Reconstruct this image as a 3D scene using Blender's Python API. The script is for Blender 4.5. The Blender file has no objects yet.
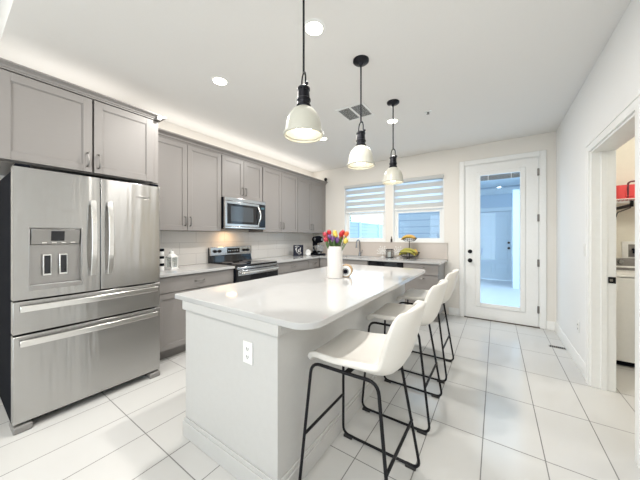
import bpy, bmesh, math, random
from mathutils import Vector, Matrix
random.seed(7)
PI = math.pi
S = bpy.context.scene
COL = S.collection
# ------------------------------------------------------------------ camera
cam = bpy.data.cameras.new('camera'); camo = bpy.data.objects.new('camera', cam); COL.objects.link(camo)
camo.location = (0, 0, 1.32); camo.rotation_euler = (PI / 2, 0, math.radians(34.1))
cam.sensor_fit = 'HORIZONTAL'; cam.sensor_width = 36; cam.lens = 36 * 260.1 / 640
cam.shift_x = 0; cam.shift_y = -4 / 640; cam.clip_start = .02; cam.clip_end = 200
S.camera = camo
# ------------------------------------------------------------------ colour management, sky
S.view_settings.view_transform = 'Standard'; S.view_settings.look = 'None'
S.view_settings.gamma = 1; S.view_settings.use_curve_mapping = False
S.view_settings.exposure = 0.0
W = bpy.data.worlds.new('sky'); S.world = W; W.use_nodes = True
bg = W.node_tree.nodes['Background']
bg.inputs['Color'].default_value = (.60, .82, 1, 1); bg.inputs['Strength'].default_value = 3.05
# ------------------------------------------------------------------ lights
def area(name, loc, rot, sx, sy, power, col=(1, 1, 1), spread=None):
    l = bpy.data.lights.new(name, 'AREA'); l.shape = 'RECTANGLE'; l.size = sx; l.size_y = sy
    l.energy = power; l.color = col
    if spread: l.spread = spread
    o = bpy.data.objects.new(name, l); COL.objects.link(o); o.location = loc; o.rotation_euler = rot
    return o
WARM = (1, .965, .915)
# added fill lamp in an unseen rear opening, evens out the room light
area('rear_fill_light', (-1.3, -3.27, 1.3), (PI / 2, 0, 0), 2.6, 2.0, 25, (1, .91, .79))
# strip lights lying on top of the wall cabinets
area('cabinet_strip_light', (-3.30, 3.05, 2.53), (PI, 0, 0), .22, 3.5, 5, (1, .96, .9))
area('cabinet_strip_light', (-3.2, .72, 2.47), (PI, 0, 0), .2, .9, 1.5, (1, .96, .9))
# lamp under the microwave
area('microwave_lamp', (-3.3, 2.5, 1.405), (0, 0, 0), .12, .12, 1.3, (1, .62, .3))

# ------------------------------------------------------------------ materials
MATS = {}
def mat(name, col, rough=.5, metal=0, emis=None, es=0, bump=None, coat=0, spec=.5, bd=.002):
    m = bpy.data.materials.new(name); m.use_nodes = True
    b = m.node_tree.nodes['Principled BSDF']; I = b.inputs
    I['Base Color'].default_value = (*col, 1); I['Roughness'].default_value = rough; I['Metallic'].default_value = metal
    I['Specular IOR Level'].default_value = spec; I['Coat Weight'].default_value = coat; I['Coat Roughness'].default_value = .05
    if emis: I['Emission Color'].default_value = (*emis, 1); I['Emission Strength'].default_value = es
    nt = m.node_tree; N = nt.nodes; L = nt.links
    tc = N.new('ShaderNodeTexCoord'); nz = N.new('ShaderNodeTexNoise'); mp = N.new('ShaderNodeMapping')
    L.new(tc.outputs['Object'], mp.inputs['Vector']); L.new(mp.outputs['Vector'], nz.inputs['Vector'])
    sc, st, amt = bump if bump else ((30, 30, 30), .03, .03)
    mp.inputs['Scale'].default_value = sc
    nz.inputs['Scale'].default_value = 1; nz.inputs['Detail'].default_value = 3
    if not emis:
        hs = N.new('ShaderNodeHueSaturation'); mr = N.new('ShaderNodeMapRange')
        mr.inputs['To Min'].default_value = 1 - amt; mr.inputs['To Max'].default_value = 1 + amt
        L.new(nz.outputs['Fac'], mr.inputs['Value']); L.new(mr.outputs['Result'], hs.inputs['Value'])
        hs.inputs['Color'].default_value = (*col, 1); L.new(hs.outputs['Color'], I['Base Color'])
        bp = N.new('ShaderNodeBump'); bp.inputs['Strength'].default_value = st; bp.inputs['Distance'].default_value = bd
        L.new(nz.outputs['Fac'], bp.inputs['Height']); L.new(bp.outputs['Normal'], I['Normal'])
    MATS[name] = m
    return m
def brick(name, c1, c2, grout, bw, rh, ms, axes, off=(0, 0), offset=0, rough=.25, grough=.7, noise=.02, bias=0):
    m = bpy.data.materials.new(name); m.use_nodes = True
    nt = m.node_tree; N = nt.nodes; L = nt.links; b = N['Principled BSDF']
    tc = N.new('ShaderNodeTexCoord'); sp = N.new('ShaderNodeSeparateXYZ'); cb = N.new('ShaderNodeCombineXYZ')
    L.new(tc.outputs['Object'], sp.inputs[0])
    for i, a in enumerate(axes):
        ad = N.new('ShaderNodeMath'); ad.operation = 'SUBTRACT'; ad.inputs[1].default_value = off[i]
        L.new(sp.outputs[a], ad.inputs[0]); L.new(ad.outputs[0], cb.inputs[i])
    br = N.new('ShaderNodeTexBrick'); L.new(cb.outputs[0], br.inputs['Vector'])
    br.offset = offset; br.squash = 1; br.offset_frequency = 2
    br.inputs['Scale'].default_value = 1; br.inputs['Brick Width'].default_value = bw; br.inputs['Row Height'].default_value = rh
    br.inputs['Mortar Size'].default_value = ms; br.inputs['Mortar Smooth'].default_value = 0; br.inputs['Bias'].default_value = bias
    br.inputs['Color1'].default_value = (*c1, 1); br.inputs['Color2'].default_value = (*c2, 1); br.inputs['Mortar'].default_value = (*grout, 1)
    nz = N.new('ShaderNodeTexNoise'); L.new(tc.outputs['Object'], nz.inputs['Vector']); nz.inputs['Scale'].default_value = 2.2; nz.inputs['Detail'].default_value = 5
    hs = N.new('ShaderNodeHueSaturation'); mr = N.new('ShaderNodeMapRange'); mr.inputs['To Min'].default_value = 1 - noise; mr.inputs['To Max'].default_value = 1 + noise
    L.new(nz.outputs['Fac'], mr.inputs['Value']); L.new(mr.outputs[0], hs.inputs['Value']); L.new(br.outputs['Color'], hs.inputs['Color'])
    L.new(hs.outputs['Color'], b.inputs['Base Color'])
    rr = N.new('ShaderNodeMapRange'); rr.inputs['To Min'].default_value = rough; rr.inputs['To Max'].default_value = grough
    L.new(br.outputs['Fac'], rr.inputs['Value']); L.new(rr.outputs[0], b.inputs['Roughness'])
    bp = N.new('ShaderNodeBump'); bp.invert = True; bp.inputs['Strength'].default_value = .3; bp.inputs['Distance'].default_value = .001
    L.new(br.outputs['Fac'], bp.inputs['Height']); L.new(bp.outputs['Normal'], b.inputs['Normal'])
    MATS[name] = m
    return m
def pane_mat(name, tint, gl=.06):
    m = bpy.data.materials.new(name); m.use_nodes = True
    nt = m.node_tree; N = nt.nodes; L = nt.links; N.remove(N['Principled BSDF'])
    tr = N.new('ShaderNodeBsdfTransparent'); g = N.new('ShaderNodeBsdfGlossy'); mx = N.new('ShaderNodeMixShader')
    tr.inputs[0].default_value = (*tint, 1); g.inputs['Roughness'].default_value = .01; mx.inputs[0].default_value = gl
    L.new(tr.outputs[0], mx.inputs[1]); L.new(g.outputs[0], mx.inputs[2]); L.new(mx.outputs[0], N['Material Output'].inputs[0])
    return m
def sheer_mat(name, col, t=.5):
    m = bpy.data.materials.new(name); m.use_nodes = True
    nt = m.node_tree; N = nt.nodes; L = nt.links; N.remove(N['Principled BSDF'])
    a = N.new('ShaderNodeBsdfTranslucent'); b = N.new('ShaderNodeBsdfTransparent'); mx = N.new('ShaderNodeMixShader')
    a.inputs[0].default_value = (*col, 1); mx.inputs[0].default_value = t
    L.new(a.outputs[0], mx.inputs[1]); L.new(b.outputs[0], mx.inputs[2]); L.new(mx.outputs[0], N['Material Output'].inputs[0])
    return m
wall_m = mat('wall_paint', (.80, .765, .71), .7, bump=((90, 90, 90), .08, .01))
wall_r = mat('wall_paint_white', (.86, .86, .85), .7, bump=((90, 90, 90), .08, .01))
ceil_m = mat('ceiling_paint', (.82, .805, .78), .85, bump=((70, 70, 70), .1, .01))
trim_m = mat('trim_white', (.86, .86, .84), .35)
cream_m = mat('laundry_paint', (.80, .77, .68), .7)
floor_m = brick('floor_tile', (.585, .58, .56), (.60, .595, .58), (.20, .195, .19), .3115, .609, .0030, ('X', 'Y'), (-.383, .786), 0, .16, .7, .03)
cab_m = mat('cabinet_grey', (.265, .249, .238), .38, bump=((12, 12, 60), .02, .02))
quartz = mat('quartz', (.50, .50, .495), .07, bump=((9, 9, 9), 0, .03), spec=.6)
splash_m = brick('backsplash_tile', (.82, .80, .77), (.84, .82, .79), (.50, .48, .46), .46, .153, .0016, ('Y', 'Z'), (1.35, .925), .5, .18, .6, .01)
splash_s = mat('backsplash_slab', (.60, .54, .49), .25)
isl_m = mat('island_paint', (.54, .535, .52), .45)
steel = mat('stainless', (.47, .465, .455), .26, 1, bump=((5.5, 5.5, .45), 1.0, .02), bd=.012)
_b = steel.node_tree.nodes['Principled BSDF']; _tg = steel.node_tree.nodes.new('ShaderNodeTangent'); _tg.direction_type = 'RADIAL'; _tg.axis = 'Z'
_b.inputs['Anisotropic'].default_value = .85; _b.inputs['Anisotropic Rotation'].default_value = .25
steel.node_tree.links.new(_tg.outputs[0], _b.inputs['Tangent'])
steel_h = mat('stainless_handle', (.80, .79, .77), .22, 1)
steel_b = mat('stainless_bright', (.62, .62, .62), .22, 1)
dark = mat('appliance_dark', (.006, .007, .011), .8, spec=.05)
blackg = mat('black_glass', (.012, .013, .016), .05)
black = mat('black_metal', (.006, .006, .008), .5, 0, spec=.25)
rubber = mat('rubber', (.02, .02, .02), .7)
nickel = mat('nickel', (.26, .25, .24), .3, 1)
chrome = mat('chrome', (.34, .35, .37), .15, 1)
leather = mat('cream_leather', (.69, .665, .62), .42, bump=((160, 160, 160), .2, .02))
enamel = mat('shade_enamel', (.56, .55, .48), .3)
bronze = mat('pendant_black', (.012, .013, .018), .35, .6)
bulb_m = mat('bulb_glow', (1, 1, 1), emis=(1, .90, .74), es=7)
can_m = mat('can_glow', (1, 1, 1), emis=(1, .90, .76), es=9)
plastic = mat('white_plastic', (.82, .82, .80), .35)
glass = pane_mat('window_glass', (.97, .985, 1), .03)
clear = pane_mat('lantern_glass', (.95, .97, .97), .12)
sheer = sheer_mat('sheer_fabric', (.97, .98, 1), .12)
opaque = mat('blind_fabric', (.66, .66, .64), .8)
_n = opaque.node_tree; _t = _n.nodes.new('ShaderNodeBsdfTranslucent'); _t.inputs[0].default_value = (.75, .76, .76, 1)
_x = _n.nodes.new('ShaderNodeMixShader'); _x.inputs[0].default_value = .22
_n.links.new(_n.nodes['Principled BSDF'].outputs[0], _x.inputs[1]); _n.links.new(_t.outputs[0], _x.inputs[2]); _n.links.new(_x.outputs[0], _n.nodes['Material Output'].inputs[0])
siding = brick('siding_blue', (.30, .35, .40), (.30, .35, .40), (.18, .22, .27), 40, .20, .010, ('X', 'Z'), (-20, 0), 0, .6, .8, .01)
siding_y = brick('siding_blue_side', (.56, .66, .76), (.56, .66, .76), (.30, .38, .48), 40, .16, .006, ('Y', 'Z'), (-20, 0), 0, .6, .8, .01)
ext_white = mat('exterior_white', (.76, .87, .95), .6)
concrete = mat('concrete', (.60, .63, .67), .8, bump=((8, 8, 8), .2, .08))
threshold_m = mat('threshold_bronze', (.12, .10, .085), .4, .8)  # dark bronze metal of the back door threshold
wood = mat('tan_wood', (.50, .33, .17), .5)
yellow = mat('banana_yellow', (.60, .38, .07), .5, bump=((25, 25, 25), .1, .25))
orange_m = mat('fruit_orange', (.72, .30, .06), .5)
green_y = mat('fruit_green', (.36, .33, .05), .5, bump=((20, 20, 20), .1, .2))
leafm = mat('leaf_green', (.09, .17, .05), .5)
red = mat('tulip_red', (.50, .012, .02), .45); pink = mat('tulip_pink', (.52, .05, .08), .45)
yel = mat('tulip_yellow', (.80, .62, .12), .45); ora = mat('tulip_orange', (.80, .20, .05), .45); pur = mat('tulip_purple', (.16, .06, .22), .5)
bagred = mat('bag_red', (.70, .06, .06), .5)
tree_m = mat('pale_leaves', (.34, .42, .22), .8, bump=((3, 3, 3), .3, .3))
vase_m = mat('vase_ceramic', (.76, .73, .70), .45)
rubbish = mat('washer_grey', (.22, .21, .20), .4)

# ------------------------------------------------------------------ mesh helpers
class MB:
    def __init__(s): s.bm = bmesh.new(); s.poles = []
    def box(s, x0, x1, y0, y1, z0, z1):
        bm = s.bm
        v = [bm.verts.new((x, y, z)) for x in sorted((x0, x1)) for y in sorted((y0, y1)) for z in sorted((z0, z1))]
        for f in ((0, 1, 3, 2), (4, 6, 7, 5), (0, 4, 5, 1), (2, 3, 7, 6), (0, 2, 6, 4), (1, 5, 7, 3)): bm.faces.new([v[i] for i in f])
        return s
    def tube(s, pts, r, seg=10, closed=False, caps=True):
        bm = s.bm; P = [Vector(p) for p in pts]; n = len(P); rs = r if isinstance(r, (list, tuple)) else [r] * n
        rings = []; up = None
        for i in range(n):
            if closed: t = (P[(i + 1) % n] - P[i - 1])
            else: t = P[min(i + 1, n - 1)] - P[max(i - 1, 0)]
            t.normalize()
            if up is None: up = Vector((0, 0, 1)) if abs(t.z) < .9 else Vector((1, 0, 0))
            a = t.cross(up)
            if a.length < 1e-4: a = t.cross(Vector((0, 1, 0)))
            a.normalize(); b = a.cross(t).normalized(); up = b
            rings.append([bm.verts.new(P[i] + (a * math.cos(2 * PI * k / seg) + b * math.sin(2 * PI * k / seg)) * rs[i]) for k in range(seg)])
        m = n if closed else n - 1
        for i in range(m):
            A = rings[i]; B = rings[(i + 1) % n]
            sh = 0
            if closed and i == n - 1:
                sh = min(range(seg), key=lambda q: (B[q].co - A[0].co).length)
            for k in range(seg): bm.faces.new((A[k], A[(k + 1) % seg], B[(k + 1 + sh) % seg], B[(k + sh) % seg]))
        if caps and not closed: bm.faces.new(rings[0][::-1]); bm.faces.new(rings[-1])
        return s
    def lathe(s, prof, c=(0, 0, 0), seg=32, axis='z', squash=(1, 1)):
        bm = s.bm; rings = []
        for (r, z) in prof:
            ring = []
            for k in range(seg):
                a = 2 * PI * k / seg; x, y = r * math.cos(a) * squash[0], r * math.sin(a) * squash[1]
                p = {'z': (x, y, z), 'x': (z, x, y), 'y': (x, z, y)}[axis]
                ring.append(bm.verts.new((p[0] + c[0], p[1] + c[1], p[2] + c[2])))
            rings.append(ring)
            if r < 1e-5: s.poles += ring
        for A, B in zip(rings, rings[1:]):
            for k in range(seg): bm.faces.new((A[k], A[(k + 1) % seg], B[(k + 1) % seg], B[k]))
        if prof[0][0] > 1e-5: bm.faces.new(rings[0][::-1])
        if prof[-1][0] > 1e-5: bm.faces.new(rings[-1])
        return s
    def ball(s, c, r, sc=(1, 1, 1), seg=16):
        m = Matrix.Translation(c) @ Matrix.Diagonal((*[r * q for q in sc], 1))
        bmesh.ops.create_uvsphere(s.bm, u_segments=seg, v_segments=seg // 2, radius=1, matrix=m); return s
    def prism(s, pts, z0, z1):
        bm = s.bm; a = [bm.verts.new((x, y, z0)) for x, y in pts]; b = [bm.verts.new((x, y, z1)) for x, y in pts]
        bm.faces.new(a[::-1]); bm.faces.new(b)
        for i in range(len(pts)): j = (i + 1) % len(pts); bm.faces.new((a[i], a[j], b[j], b[i]))
        return s
    def extrude_profile(s, prof, axis, a0, a1):
        """prof: list of (p,q) closed polygon; axis 'x': (p,q)->(y,z); axis 'y': (p,q)->(x,z)"""
        bm = s.bm; f = (lambda p, q, t: (t, p, q)) if axis == 'x' else (lambda p, q, t: (p, t, q))
        A = [bm.verts.new(f(p, q, a0)) for p, q in prof]; B = [bm.verts.new(f(p, q, a1)) for p, q in prof]
        bm.faces.new(A); bm.faces.new(B[::-1])
        for i in range(len(prof)): j = (i + 1) % len(prof); bm.faces.new((A[j], A[i], B[i], B[j]))
        return s
    def build(s, name, m, parent=None, bev=0, smooth=True, seg=2, loc=None, rot=None, ang=35):
        bm = s.bm
        if s.poles: bmesh.ops.remove_doubles(bm, verts=s.poles, dist=1e-6)
        bmesh.ops.recalc_face_normals(bm, faces=bm.faces)
        me = bpy.data.meshes.new(name); bm.to_mesh(me); bm.free()
        if smooth:
            for p in me.polygons: p.use_smooth = True
            me.set_sharp_from_angle(angle=math.radians(ang))
        me.materials.append(m)
        o = bpy.data.objects.new(name, me); COL.objects.link(o)
        if parent: o.parent = parent
        if loc: o.location = loc
        if rot: o.rotation_euler = rot
        if bev:
            b = o.modifiers.new('bevel', 'BEVEL'); b.width = bev; b.segments = seg; b.limit_method = 'ANGLE'; b.harden_normals = False
        return o
def tag(o, label, cat, group=None):
    o['label'] = label; o['category'] = cat
    if group: o['group'] = group
    return o
def thing(name, label, cat, loc=(0, 0, 0), rz=0, group=None):
    o = bpy.data.objects.new(name, None); COL.objects.link(o); o.location = loc; o.rotation_euler = (0, 0, rz); o.empty_display_size = .1
    return tag(o, label, cat, group)
def struct(o): o['kind'] = 'structure'; return o
def copy_tree(o, parent=None):
    c = o.copy(); COL.objects.link(c)
    if parent: c.parent = parent
    for ch in list(o.children): copy_tree(ch, c)
    return c
def arc(c, r, a0, a1, n):
    return [(c[0] + r * math.cos(math.radians(a0 + (a1 - a0) * i / n)), c[1] + r * math.sin(math.radians(a0 + (a1 - a0) * i / n))) for i in range(n + 1)]
def fillet(pts, r, n=5, closed=False):
    P = [Vector(p) for p in pts]; out = []; N = len(P)
    for i in range(N):
        if not closed and i in (0, N - 1): out.append(P[i]); continue
        a, b, c = P[i - 1], P[i], P[(i + 1) % N]
        u = (a - b); v = (c - b); rr = min(r, u.length * .48, v.length * .48); u.normalize(); v.normalize()
        p0, p1 = b + u * rr, b + v * rr
        for k in range(n + 1):
            t = k / n; out.append(p0 * (1 - t) ** 2 + b * 2 * t * (1 - t) + p1 * t * t)
    return out

# ================================================================== ROOM SHELL
XL, XR, YB, ZC = -3.48, .694, 4.855, 2.78
T = .14
YF = -3.2
b = MB().box(XL - .2, 2.75, YF - .1, YB + .14, -.1, 0); struct(b.build('floor', floor_m, smooth=False))
struct(MB().box(XL - .2, 2.75, .27, YB + T, ZC, ZC + .45).build('ceiling', ceil_m, smooth=False))
struct(MB().box(XL - .2, XR + .2, YF - .1, .27, 3.12, 3.23).build('ceiling', ceil_m, smooth=False))
struct(MB().box(XL - .2, XL, YF - .1, YB + T, 0, 3.12).build('wall_left', wall_m, smooth=False))
# back wall with two windows and a door opening
W1 = (-2.655, -1.765); W2 = (-1.617, -.735); WZ = (1.215, 2.372)
D1 = (-.436, .522); DZ = 2.472
b = MB()
b.box(XL, W1[0], YB, YB + T, 0, ZC).box(W1[0], W1[1], YB, YB + T, 0, WZ[0]).box(W1[0], W1[1], YB, YB + T, WZ[1], ZC)
b.box(W1[1], W2[0], YB, YB + T, 0, ZC).box(W2[0], W2[1], YB, YB + T, 0, WZ[0]).box(W2[0], W2[1], YB, YB + T, WZ[1], ZC)
b.box(W2[1], D1[0], YB, YB + T, 0, ZC).box(D1[0], D1[1], YB, YB + T, DZ, ZC).box(D1[1], 2.75, YB, YB + T, 0, ZC)
struct(b.build('wall_back', wall_m, smooth=False))
# right wall with the laundry doorway
DY = (2.305, 3.238); DRZ = 2.065
b = MB().box(XR, XR + T, DY[1], YB, 0, ZC).box(XR, XR + T, DY[0], DY[1], DRZ, ZC).box(XR, XR + T, YF, DY[0], 0, 3.12)
struct(b.build('wall_right', wall_r, smooth=False))
struct(MB().box(XL, -2.65, YF - .1, YF, 0, 3.12).box(.05, XR, YF - .1, YF, 0, 3.12).box(-2.65, .05, YF - .1, YF, 0, .25).box(-2.65, .05, YF - .1, YF, 2.35, 3.12).build('wall_front', wall_m, smooth=False))
wf = MB().box(-2.65, .05, YF - .05, YF + .01, .25, .32).box(-2.65, .05, YF - .05, YF + .01, 2.28, 2.35)
for k_ in range(4): wf.box(-2.65 + k_ * .8767, -2.58 + k_ * .8767, YF - .05, YF + .01, .32, 2.28)
struct(wf.build('window_3', trim_m))  # unseen window frame and opening, added to let fill light in
# laundry room
struct(MB().box(XR + T, 2.6, 4.62, YB, 0, ZC).build('wall_laundry_back', cream_m, smooth=False))
struct(MB().box(2.6, 2.75, 1.5, YB, 0, ZC).build('wall_laundry_right', cream_m, smooth=False))
struct(MB().box(XR + T, 2.6, 1.5, 1.62, 0, ZC).build('wall_laundry_front', cream_m, smooth=False))
# baseboards
def bb(name, axis, a0, a1, c, sgn):
    prof = [(c, 0), (c + sgn * .016, 0), (c + sgn * .016, .085), (c + sgn * .010, .10), (c + sgn * .010, .108), (c + sgn * .004, .12), (c, .12)]
    struct(MB().extrude_profile(prof, axis, a0, a1).build(name, trim_m))
bb('baseboard_right', 'y', 3.302, YB, XR, -1)
bb('baseboard_right', 'y', YF, 2.241, XR, -1)
bb('baseboard_back', 'x', -.66, -.505, YB, -1)
bb('baseboard_back', 'x', .59, XR, YB, -1)
bb('baseboard_left', 'y', YF, .15, XL, 1)
# doorway casing (right wall)
def casing_y(name, y, s):
    prof = [(XR, y), (XR - .018, y), (XR - .018, y + s * .04), (XR - .022, y + s * .045), (XR - .022, y + s * .064), (XR, y + s * .064)]
    return MB().prism(prof, 0, DRZ).build(name, trim_m)
tr = struct(casing_y('trim_1', DY[1], 1)); struct(casing_y('trim_2', DY[0], -1))
struct(MB().box(XR - .018, XR, DY[0] - .064, DY[1] + .064, DRZ, DRZ + .055).box(XR - .024, XR, DY[0] - .064, DY[1] + .064, DRZ + .055, DRZ + .078).build('trim_3', trim_m))
# jambs with stops and latch plate
dj = struct(MB().box(XR - .004, XR + T + .006, DY[1] - .018, DY[1], 0, DRZ).box(XR - .004, XR + T + .006, DY[0], DY[0] + .018, 0, DRZ)
            .box(XR - .004, XR + T + .006, DY[0] + .018, DY[1] - .018, DRZ - .018, DRZ).box(XR + .055, XR + .09, DY[1] - .03, DY[1] - .018, 0, DRZ - .018).build('door_2', trim_m, bev=.001))
sp = MB().box(XR + .098, XR + .142, DY[1] - .028, DY[1] - .018, .918, .972).build('latch_plate', black, dj, bev=.002)
sp['label'] = 'black latch plate'
MB().box(XR + .106, XR + .124, DY[1] - .030, DY[1] - .027, .935, .955).build('latch_bolt', nickel, sp)

# ---------------------------------------------------------------- windows
def window(n, x0, x1):
    z0, z1 = WZ; y0, y1 = YB + .055, YB + .10; w = .045
    fr = MB().box(x0, x0 + w, y0, y1, z0, z1).box(x1 - w, x1, y0, y1, z0, z1).box(x0 + w, x1 - w, y0, y1, z0, z0 + w * .7).box(x0 + w, x1 - w, y0, y1, z1 - w, z1)
    fr.box(x0 - .003, x0 + .012, YB - .004, y0, z0 + .006, z1 - .012).box(x1 - .012, x1 + .003, YB - .004, y0, z0 + .006, z1 - .012).box(x0 - .003, x1 + .003, YB - .004, y0, z1 - .012, z1 + .003).box(x0 - .003, x1 + .003, YB - .012, y0, z0 - .012, z0 + .006)
    f = fr.build('window_%d' % n, plastic); struct(f)
    zm = 1.77
    s = MB().box(x0 + w, x0 + w + .035, y0 + .005, y1 - .008, z0 + w * .7, zm - .02).box(x1 - w - .035, x1 - w, y0 + .005, y1 - .008, z0 + w * .7, zm - .02)
    s.box(x0 + w + .035, x1 - w - .035, y0 + .005, y1 - .008, z0 + w * .7, z0 + w * .7 + .035).box(x0 + w, x1 - w, y0 + .002, y1 - .008, zm - .02, zm + .03)
    s.build('lower_sash', plastic, f, bev=.003)
    MB().box(x0 + w + .03, x1 - w - .03, y1 - .025, y1 - .020, z0 + w, zm).build('pane', glass, f)
    MB().box(x0 + w, x1 - w, y1 - .012, y1 - .007, zm, z1 - w).build('pane', glass, f)
window(1, *W1); window(2, *W2)
def blind(x0, x1, label):
    t = thing('zebra_blind', label, 'window blind', ((x0 + x1) / 2, YB - .02, WZ[1]))
    w = (x1 - x0) / 2 - .008
    y = .045
    MB().box(-w, w, -.03, .06, -.065, -.004).build('headrail', opaque, t, bev=.008)
    z = -.065; k = 0
    while z > -.54:
        h = .082 if k % 2 else .038
        h = min(h, z + .545)
        (MB().box(-w + .01, w - .01, y + (.004 if k % 2 else 0), y + .004 + (.004 if k % 2 else 0), z - h, z).build('opaque_band' if k % 2 else 'sheer_band', opaque if k % 2 else sheer, t))
        z -= h; k += 1
    MB().box(-w + .005, w - .005, y - .01, y + .018, -.572, -.540).build('bottom_rail', plastic, t, bev=.005)
blind(*W1, 'striped zebra roller blind half lowered over the window above the sink')
blind(*W2, 'striped zebra roller blind half lowered over the window nearer the glazed door')

# ---------------------------------------------------------------- glazed back door
d = bpy.data.objects.new('door_1', None); COL.objects.link(d); d.location = (.043, YB, 0); struct(d)
hw = .459; y0, y1 = .0, .045; zt = 2.453
lx0, lx1, lz0, lz1 = -.262, .262, .25, 2.285
MB().box(-hw, lx0, y0, y1, .012, zt).box(lx1, hw, y0, y1, .012, zt).box(lx0, lx1, y0, y1, .012, lz0).box(lx0, lx1, y0, y1, lz1, zt).build('door_slab', trim_m, d)
MB().box(lx0 - .05, lx0 + .012, y0 - .014, y0, lz0 - .05, lz1 + .05).box(lx1 - .012, lx1 + .05, y0 - .014, y0, lz0 - .05, lz1 + .05).box(lx0 + .012, lx1 - .012, y0 - .014, y0, lz0 - .05, lz0 + .012).box(lx0 + .012, lx1 - .012, y0 - .014, y0, lz1 - .012, lz1 + .05).build('glazing_frame', trim_m, d, bev=.005)
MB().box(lx0, lx1, .018, .024, lz0, lz1).build('pane', glass, d)
bl = MB()
for i in range(7): bl.box(lx0 + .014, lx1 - .014, .005, .017, lz1 - .022 - i * .011, lz1 - .014 - i * .011)
bl.build('raised_blind', mat('blind_grey', (.22, .22, .21), .6), d)
MB().box(-.15, -.142, .003, .005, lz1 - .095, lz1 - .013).box(.142, .15, .003, .005, lz1 - .095, lz1 - .013).build('blind_cord', plastic, d)
kb = MB().lathe([(0, -.065), (.018, -.063), (.028, -.05), (.028, -.038), (.014, -.028), (.012, -.012), (.032, -.010), (.034, 0)], (-.393, 0, .925), 24, 'y').build('door_knob', black, d)
db = MB().lathe([(0, -.02), (.028, -.02), (.032, 0)], (-.393, 0, 1.07), 24, 'y').box(-.398, -.388, -.034, -.018, 1.053, 1.087).build('deadbolt', black, d, bev=.001)
for hz in (.26, .93, 1.58, 2.24): MB().box(hw - .012, hw + .014, -.006, 0, hz - .05, hz + .05).lathe([(.008, hz - .052), (.008, hz + .052)], (hw + .001, -.008, 0), 10).build('hinge', nickel, d)
MB().box(-hw - .018, hw + .018, -.02, .1, .0005, .011).build('threshold', threshold_m, d)
MB().box(-hw - .019, -hw - .003, 0, .12, .013, zt + .004).box(hw + .003, hw + .019, 0, .12, .013, zt + .004).box(-hw - .019, hw + .019, 0, .12, zt + .004, DZ - .001).build('door_jamb', trim_m, d)
def cas(x0, x1, z0, z1, n): struct(MB().box(x0, x1, YB - .018, YB, z0, z1).build('trim_%d' % n, trim_m, bev=.006))
cas(D1[0] - .068, D1[0] + .006, 0, DZ + .068, 4); cas(D1[1] - .006, D1[1] + .068, 0, DZ + .068, 5); cas(D1[0] + .006, D1[1] - .006, DZ - .006, DZ + .068, 6)

# ================================================================== OUTSIDE
struct(MB().box(-14, 12, YB + T, 24, -.12, -.02).build('ground', concrete, smooth=False))
w = thing('neighbour_house', 'pale blue house wing with horizontal siding outside the kitchen windows', 'building', (-1.75, 8.2, 0))
MB().box(-1.15, 1.05, 0, 3.0, -.02, 3.2).build('wall', siding, w, smooth=False)
MB().box(-1.25, 1.15, -.3, 3.2, 3.2, 3.35).build('roof', ext_white, w)
pw = thing('porch_wall', 'pale blue porch wall with a white entry door seen through the door glass', 'building', (0, 9.5, 0))
MB().box(-.75, -.52, 0, .2, -.02, 3.2).box(-.52, .40, 0, .2, 2.06, 3.2).box(.40, 3, 0, .2, -.02, 3.2).build('wall', mat('porch_blue', (.58, .72, .86), .7), pw, smooth=False)
MB().box(-.62, -.5, -.03, 0, -.02, 2.06).box(.38, .50, -.03, 0, -.02, 2.06).box(-.66, .54, -.04, 0, 2.06, 2.18).build('door_casing', ext_white, pw, bev=.005)
MB().box(-.75, 3, -.05, 0, 2.58, 2.75).build('frieze_board', ext_white, pw)
dm = MB().box(-.5, .38, .03, .07, 0, 2.06)
for (xa, xb, za, zb) in ((-.40, -.11, 1.35, 1.92), (-.01, .28, 1.35, 1.92), (-.40, -.11, .62, 1.22), (-.01, .28, .62, 1.22), (-.40, -.11, .15, .50), (-.01, .28, .15, .50)):
    dm.box(xa, xb, .018, .03, za, zb)
dd = dm.build('entry_door', ext_white, pw, bev=.008)
MB().ball((.31, -.01, .96), .034).build('door_knob', black, dd); MB().ball((.31, 0, 1.12), .03, (1, .5, 1)).build('deadbolt', black, dd)
sw = thing('porch_side_wall', 'white corner post and pale siding beside the porch entry door', 'building', (.40, 8.3, 0))
MB().box(-.05, .09, -.06, .08, -.02, 2.5).build('post', ext_white, sw, bev=.004)
MB().box(.09, 2.5, 0, .15, -.02, 2.5).build('siding_panel', siding, sw, smooth=False)
pr = tag(MB().box(-.75, 3, 7.8, 9.5, 2.80, 2.95).build('porch_roof', ext_white, smooth=False), 'pale flat porch roof over the entry outside', 'roof')
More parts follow.
